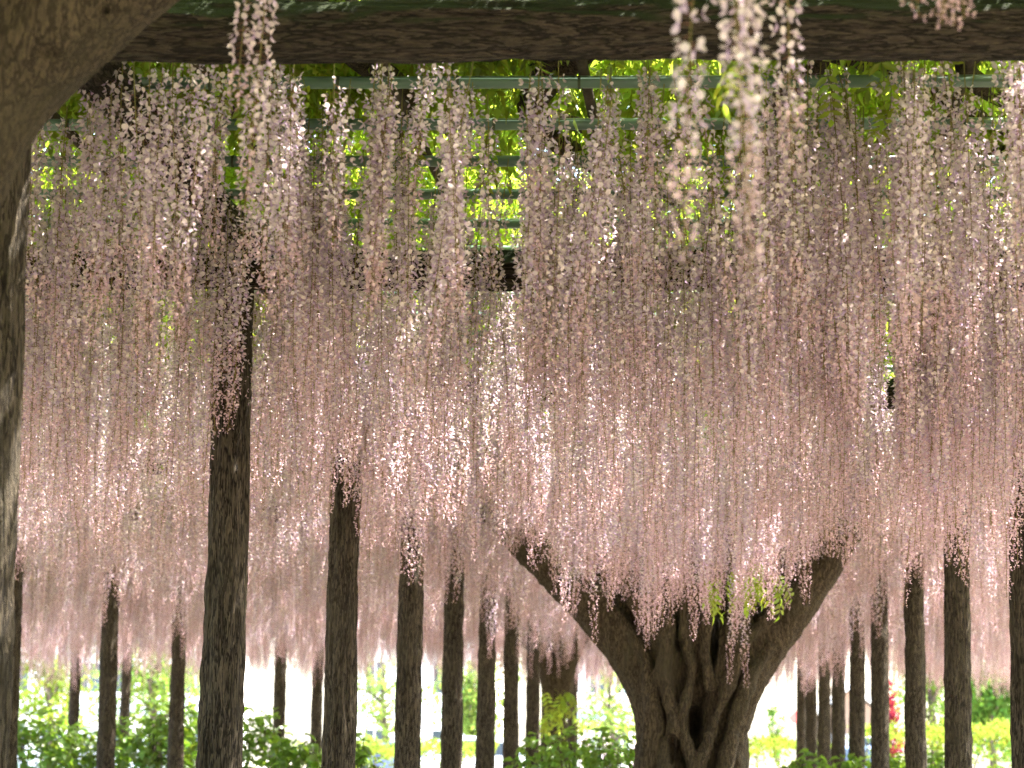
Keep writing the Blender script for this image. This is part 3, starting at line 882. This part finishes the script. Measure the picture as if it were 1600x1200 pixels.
def shrub(x, y, w_, h, label, group, n=420, singles=45, L=.15):
    r = np.random.default_rng(int(abs(x * 100) + y * 10))
    T = thing('shrub', label, 'shrub', (x, y, 0), group)
    stems = MB()
    for k in range(9):
        a = r.uniform(0, 6.28); q = r.uniform(.3, .9)
        pts = spline([(x, y, -.03), (x + math.cos(a) * w_ * .15, y + math.sin(a) * w_ * .12, h * .4), (x + math.cos(a) * w_ * .4 * q, y + math.sin(a) * w_ * .35 * q, h * r.uniform(.75, 1.03))], 4)
        MB().tube(pts, np.linspace(.014, .005, len(pts)), 5).build('stem', M_TWIG, T, True)
    pts, nrm = [], []
    for i in range(n):
        u = r.normal(0, 1, 3); u /= np.linalg.norm(u); q = r.uniform(.45, 1) ** .6
        lump = 1 + .22 * vnoise(np.array([[u[0] * 2 + x, u[1] * 2 + y, u[2] * 2]]), 17)[0]
        pts.append((x + u[0] * w_ / 2 * q * lump, y + u[1] * w_ * .42 * q * lump, h * .55 + u[2] * h * .45 * q * lump))
        nn = u * .5 + np.array([0, 0, .7]) + r.normal(0, .35, 3); nrm.append(nn / np.linalg.norm(nn))
    V, F = leaf_cloud(r, pts, nrm, L, L * .62)
    o = link('foliage', make_mesh('foliage', V, F, M_SHRUB), T); o['kind'] = 'stuff'
    for i in range(singles):
        a = r.uniform(0, math.pi); e = r.uniform(.1, 1.3)
        p = (x + math.cos(a) * w_ * .52 * math.cos(e) , y - math.sin(a) * w_ * .45 * math.cos(e), h * .55 + h * .47 * math.sin(e) * r.uniform(.92, 1.12))
        o = link('leaf', SH_LEAF[i % 5], None, p); s = L / .15 * r.uniform(.8, 1.3); o.scale = (s, s, s)
        o.rotation_euler = (r.normal(0, .4), r.uniform(-.5, .6), r.uniform(0, 6.28)); adopt(o, T)
    return T


SHG = 'leafy green shrubs among the back posts'
for i, (px, topy, Y, w_, lab) in enumerate([
    (60, 1105, 36.5, 1.3, 'broad leaved green shrub against the shaded post beside the big left log'),
    (120, 1128, 37.5, 1.4, 'low broad leaved shrub in front of a slim pale post'),
    (215, 1128, 37.0, 1.3, 'broad leaved shrub between two dark posts of the outer row'),
    (262, 1100, 36.4, 1.2, 'taller broad leaved shrub with upright shoots beside an outer row post'),
    (325, 1108, 38.0, 1.3, 'broad leaved shrub hidden partly by the nearest whole post'),
    (405, 1112, 36.0, 1.1, 'glossy broad leaved shrub just beside the nearest whole post'),
    (462, 1150, 35.5, .9, 'small sparse shrub between the two largest whole posts'),
    (556, 1150, 30.5, .55, 'small shrub peeping out beside the second largest whole post'),
    (850, 1150, 31.0, .8, 'loose leafy shrub at the foot of the slimmer forked wisteria'),
    (905, 1135, 30.0, .9, 'leafy shrub left of the massive gnarled trunk, next to the loose shrub'),
    (960, 1142, 29.5, .8, 'dark leafy shrub touching the massive gnarled trunk'),
    (1262, 1178, 33.0, .8, 'low shrub in front of the row of closely overlapping posts'),
    (1330, 1182, 34.0, .7, 'low shrub at the foot of the slim posts right of the massive trunk'),
    (1395, 1180, 36.0, .9, 'low dark shrub between two thick posts'),
    (1452, 1172, 38.0, 1.1, 'shaded shrub below the yellow green hedge'),
]):
    p = at(px, topy, Y)
    shrub(p.x, Y, w_, max(p.z - .02, .9), lab, SHG, n=int(300 * w_ + 140), L=.15 if Y > 34 else .125)


def hedge(x, y, sx, sy, h, label, n, group):
    r = np.random.default_rng(int(abs(x) * 50 + y))
    T = thing('hedge', label, 'hedge', (x, y, 0), group)
    pts, nrm = [], []
    for i in range(n):
        f = r.integers(0, 3)
        u, v = r.uniform(-.5, .5), r.uniform(-.5, .5)
        if f < 1:
            p = (u * sx, -sy / 2, (v + .5) * h); nn = (0, -1, .3)
        else:
            p = (u * sx, v * sy, h); nn = (0, -.2, 1)
        p = np.array(p); p += (.26 * vnoise(p[None] * 1.3 + x, 5)[0] + .12 * vnoise(p[None] * 3.7 + x, 6)[0]) * np.array(nn) + r.normal(0, .05, 3)
        pts.append(p + np.array([x, y, 0])); nn = np.array(nn) + r.normal(0, .5, 3); nrm.append(nn / np.linalg.norm(nn))
    V, F = leaf_cloud(r, pts, nrm, .10, .065, False)
    o = link('foliage', make_mesh('foliage', V, F, M_HEDGE), T); o['kind'] = 'stuff'
    for k in range(int(sx / .5)):
        X = x - sx / 2 + .25 + k * .5
        MB().tube(spline([(X, y, -.03), (X + r.uniform(-.08, .08), y, h * .45), (X + r.uniform(-.2, .2), y + r.uniform(-.1, .1), h * .9)], 3), .02, 5).build('stem', M_TWIG, T, True)


HG = 'clipped yellow green hedges beyond the pergola'
p = at(580, 1166, 60); hedge(at(620, 1166, 60).x, 60, 4.6, 1.6, p.z, 'long clipped yellow green hedge seen between the left row of posts', 3600, HG)
p = at(1225, 1172, 57); hedge(p.x + .2, 57, 2.0, 1.4, p.z, 'short yellow green hedge just right of the massive trunk', 1700, HG)
p = at(1410, 1150, 57); hedge(p.x, 57, 2.2, 1.4, p.z, 'yellow green hedge by the red leaved maple', 1800, HG)
p = at(1520, 1152, 58); hedge(p.x + .3, 58, 3.0, 1.5, p.z + .1, 'brightest yellow green hedge below the rounded green tree', 2400, HG)
p = at(920, 1133, 84); hedge(p.x, 84, 3.2, 1.2, p.z, 'flat topped hedge in front of the pink building', 1500, HG)


def tree(x, y, h, cw, label, m, group=None, n=2600, L=.16, base=.3):
    r = np.random.default_rng(int(abs(x) * 30 + y * 3))
    T = thing('tree', label, 'tree', (x, y, 0), group)
    mb = MB(); tr = spline([(x, y, -.05), (x + .1, y, h * .3), (x - .05, y, h * .6), (x, y, h * .85)], 5); mb.tube(tr, np.linspace(.05 * cw, .012 * cw, len(tr)), 8)
    for k in range(7):
        a = k * 2.4; b = tr[6 + k]
        mb.tube(spline([b, b + np.array([math.cos(a) * cw * .18, math.sin(a) * cw * .18, h * .08]), b + np.array([math.cos(a) * cw * .4, math.sin(a) * cw * .4, h * .12])], 3), np.linspace(.02 * cw, .005 * cw, 7), 5)
    mb.build('trunk', M_TWIG, T, True)
    pts, nrm = [], []
    cl = [(r.normal(0, .25, 3) * np.array([cw, cw, h * .8]) * .75 + np.array([x, y, h * (base + (1 - base) * .5)]), r.uniform(.16, .3) * cw) for _ in range(26)]
    for i in range(n):
        c, s = cl[r.integers(0, 26)]; u = r.normal(0, 1, 3); u /= np.linalg.norm(u); q = r.uniform(.5, 1)
        pts.append(c + u * s * q); nn = u + np.array([0, 0, .6]) + r.normal(0, .4, 3); nrm.append(nn / np.linalg.norm(nn))
    V, F = leaf_cloud(r, pts, nrm, L, L * .6, False)
    o = link('crown', make_mesh('crown', V, F, m), T); o['kind'] = 'stuff'


p = at(1545, 1085, 66); tree(p.x, 66, 4.1, 2.6, 'rounded dense green tree behind the brightest hedge', M_TREE, n=4200, L=.17, base=.28)
p = at(1455, 1080, 74); tree(p.x, 74, 5.2, 3.0, 'pale green loose tree left of the rounded dense tree', M_PALE, n=2600, L=.18)
p = at(1392, 1100, 68); tree(p.x, 68, 2.9, .7, 'small red leaved maple between two right hand posts', M_RED, n=900, L=.13)
p = at(735, 1090, 70); tree(p.x, 70, 4.0, 2.4, 'bright green bushy tree behind the white car', M_PALE, n=2400, L=.17, base=.25)
p = at(600, 1090, 95); tree(p.x, 95, 5.0, 3.4, 'thin pale green tree in front of the long white building', M_PALE, n=900, L=.2)
p = at(240, 1040, 72); tree(p.x, 72, 5.0, 3.6, 'sunlit tree behind the broad leaved shrubs', M_PALE, n=1800, L=.2)
p = at(80, 1040, 66); tree(p.x, 66, 4.4, 2.2, 'small yellow green tree beyond the outermost posts', M_HEDGE, n=1300, L=.18)
p = at(955, 1060, 82); tree(p.x, 82, 4.4, 2.4, 'thin leaved tree before the pink building wall', M_PALE, n=800, L=.18)


# ------------------------------------------------------------------ buildings and cars far behind
def building(x0, x1, y, h, m, label, nwin, rows, trim, roof_m, depth=9):
    T = thing('building', label, 'building', ((x0 + x1) / 2, y, 0))
    c = ((x0 + x1) / 2, y + depth / 2)
    MB().box((c[0], c[1], h / 2 - .05), (x1 - x0, depth, h + .1)).build('wall', m, T)
    MB().box((c[0], c[1], h + .16), (x1 - x0 + .5, depth + .5, .3), bev=.05).build('roof', roof_m, T)
    MB().box((c[0], y - .26, 2.62), (x1 - x0 - .3, .5, .16), bev=.03).build('awning', trim, T)
    W = (x1 - x0) / nwin
    for rI in range(rows):
        for k in range(nwin):
            cx = x0 + W * (k + .5); cz = 1.45 + rI * 2.75
            if rI == 0 and k == nwin // 2:
                d = MB().box((cx, y - .03, 1.06), (W * .45, .08, 2.1), bev=.01).build('door', M_GREY, T)
                MB().box((cx + W * .17, y - .09, 1.05), (.04, .06, .25)).build('handle', M_RIM, d); continue
            g = MB().box((cx, y - .015, cz), (W * .62, .05, 1.25)).build('window', M_GLASS, T)
            f = MB()
            for s in (-1, 1):
                f.box((cx + s * W * .32, y - .03, cz), (.07, .1, 1.39)); f.box((cx, y - .03, cz + s * .66), (W * .64 - .08, .098, .07))
            f.box((cx, y - .03, cz), (.05, .094, 1.25)); f.build('frame', M_WHITE, g)
    return T


a = at(505, 1190, 104); b = at(770, 1190, 104); building(a.x, b.x, 104, 6.2, M_WHITE, 'long white building glaring in the sun behind the left posts', 5, 2, M_WHITE, M_WHITE)
a = at(872, 1190, 100); b = at(992, 1190, 100); building(a.x, b.x, 100, 6.6, M_PINK, 'pale pink building with blue awning beside the massive trunk', 3, 2, M_BLUE, M_WHITE)
a = at(-60, 1190, 110); b = at(330, 1190, 110); building(a.x, b.x, 110, 5.6, M_WHITE, 'white building behind the sunlit trees beyond the outer posts', 7, 2, M_GREY, M_GREY)


def house():
    a = at(1325, 1190, 88); b = at(1368, 1190, 88); y = 88
    x0, x1 = a.x - .9, b.x + .2; cx = (x0 + x1) / 2; hw = (x1 - x0) / 2
    T = thing('house', 'small brown house with white gable edge seen between right hand posts', 'house', (cx, y, 0))
    mb = MB(); V = [(x0, y, -.1), (x1, y, -.1), (x1, y, 2.6), (cx, y, 3.5), (x0, y, 2.6)]
    V += [(q[0], q[1] + 5, q[2]) for q in V]
    mb.add(V, [(0, 1, 2, 3, 4), (9, 8, 7, 6, 5), (0, 5, 6, 1), (1, 6, 7, 2), (4, 9, 5, 0), (2, 7, 8, 3), (3, 8, 9, 4)]); mb.build('wall', M_BROWN, T)
    r = MB()
    for s in (-1, 1):
        e = cx + s * (hw + .3)
        V = np.array([(cx, y - .3, 3.56), (e, y - .3, 2.52), (e, y + 5.3, 2.52), (cx, y + 5.3, 3.56)]); V = np.vstack([V, V + np.array([0, 0, .16])])
        r.add(V, [(0, 1, 2, 3), (7, 6, 5, 4), (0, 4, 5, 1), (1, 5, 6, 2), (2, 6, 7, 3), (3, 7, 4, 0)])
    r.build('roof', M_WHITE, T)
    d = MB().box((cx - hw * .3, y - .02, 1.0), (.85, .06, 2.0)).build('door', M_GREY, T); MB().box((cx - hw * .3 + .3, y - .07, 1.0), (.04, .06, .2)).build('handle', M_RIM, d)
    g = MB().box((cx + hw * .4, y - .015, 1.4), (.9, .05, 1.0)).build('window', M_GLASS, T)
    f = MB()
    for s in (-1, 1):
        f.box((cx + hw * .4 + s * .47, y - .03, 1.4), (.06, .1, 1.12)); f.box((cx + hw * .4, y - .03, 1.4 + s * .52), (.87, .098, .06))
    f.build('frame', M_WHITE, g)


house()


def car(x, y, rz, paint, label):
    T = thing('parked_car', label, 'car', (x, y, .06), 'cars parked beyond the pergola', rz)
    prof = [(-2.1, .32), (-2.12, .62), (-1.98, .86), (-1.55, .95), (-1.15, 1.02), (1.05, .98), (1.75, .88), (2.08, .70), (2.12, .42), (2.05, .28)]
    def loft(prof, ws):
        V = []; n = len(prof)
        for wv, in_ in ws:
            V += [(a * (1 - in_ * .02), wv, b) for a, b in prof]
        F = []
        for j in range(len(ws) - 1):
            for i in range(n):
                F.append((j * n + i, j * n + (i + 1) % n, (j + 1) * n + (i + 1) % n, (j + 1) * n + i))
        F.append(tuple(range(n))[::-1]); F.append(tuple((len(ws) - 1) * n + i for i in range(n))); return V, F
    M = Matrix.Translation((x, y, .06)) @ Matrix.Rotation(rz, 4, 'Z')
    def fin(mb, name, m, root, smooth=False):
        o = link(name, mb.mesh(name, m, smooth)); o.matrix_world = M; o.parent = T if root is None else root
        o.matrix_basis = Matrix.Identity(4)
        return o
    V, F = loft(prof, [(-.84, 2), (-.80, 0), (.80, 0), (.84, 2)]); fin(MB().add(V, F), 'body', paint, None)
    cab = [(-1.62, .97), (-1.28, 1.40), (-.7, 1.50), (.2, 1.48), (.55, 1.36), (1.08, .97)]
    V, F = loft(cab, [(-.72, 3), (-.66, 0), (.66, 0), (.72, 3)]); c = fin(MB().add(V, F), 'cabin', paint, None)
    for s in (-1, 1):
        mb = MB(); V = [(-1.42, s * .726, 1.02), (-.32, s * .726, 1.02), (-.32, s * .714, 1.40), (-1.16, s * .714, 1.36)]
        V2 = [(-.24, s * .726, 1.02), (.86, s * .726, 1.02), (.46, s * .714, 1.32), (-.24, s * .714, 1.40)]
        for Q in (V, V2):
            Q = np.array(Q); mb.add(np.vstack([Q, Q + np.array([0, s * .012, 0])]), [(0, 1, 2, 3), (7, 6, 5, 4), (0, 4, 5, 1), (1, 5, 6, 2), (2, 6, 7, 3), (3, 7, 4, 0)])
        fin(mb, 'side_window', M_GLASS, c)
    for xa, za, xb, zb, nm in ((.60, 1.35, 1.06, 1.0, 'windscreen'), (-1.31, 1.37, -1.60, 1.0, 'rear_window')):
        dx = .02 if nm == 'windscreen' else -.02
        Q = np.array([(xa, -.6, za), (xa, .6, za), (xb, .64, zb), (xb, -.64, zb)]) + np.array([dx, 0, .01])
        fin(MB().add(np.vstack([Q, Q + np.array([dx * .5, 0, .008])]), [(0, 1, 2, 3), (7, 6, 5, 4), (0, 4, 5, 1), (1, 5, 6, 2), (2, 6, 7, 3), (3, 7, 4, 0)]), nm, M_GLASS, c)
    for sx in (-1.3, 1.3):
        for s in (-1, 1):
            wv = fin(MB().tube(np.array([(sx, s * .68, .31), (sx, s * .87, .31)]), .31, 20), 'wheel', M_TYRE, None, False)
            fin(MB().tube(np.array([(sx, s * .86, .31), (sx, s * .885, .31)]), .2, 14), 'rim', M_RIM, wv)
    for s in (-1, 1):
        fin(MB().box((2.05, s * .62, .66), (.16, .3, .14), bev=.04), 'headlight', M_LAMP, None)
        fin(MB().box((-2.08, s * .66, .74), (.1, .22, .16), bev=.03), 'tail_light', M_REDP, None)


p = at(762, 1150, 66); car(p.x, 66, .15, M_CARW, 'white car parked behind the hedge and left post row')
p = at(1350, 1150, 80); car(p.x, 80, 1.3, M_CARB, 'dark blue car parked in front of the small brown house')
p = at(650, 1150, 92); car(p.x, 92, .05, M_CARB, 'dark blue car parked before the long white building')

# a red pennant on a pole and a slim pale post beyond the trunk
p = at(1240, 1120, 78)
T = thing('pennant', 'small red pennant on a slim pole right of the massive trunk', 'flag', (p.x + .12, 78, 0))
MB().tube(np.array([(p.x + .12, 78, -.05), (p.x + .12, 78, p.z + .55)]), .02, 8).build('pole', M_GREY, T, True)
V = [(p.x + .10, 78 - .006, p.z + .22), (p.x + .10, 78 - .006, p.z - .20), (p.x - .04, 78 - .03, p.z - .19), (p.x - .17, 78 - .02, p.z - .02)]
V = np.array(V); V = np.vstack([V, V + np.array([0, .012, 0])])
MB().add(V, [(3, 2, 1, 0), (4, 5, 6, 7), (0, 1, 5, 4), (1, 2, 6, 5), (2, 3, 7, 6), (3, 0, 4, 7)]).build('cloth', M_REDP, T)
p = at(1210, 1140, 84); tree(p.x, 84, 3.2, .7, 'slim columnar green tree in the glare right of the massive trunk', M_TREE, n=500, L=.13, base=.2)
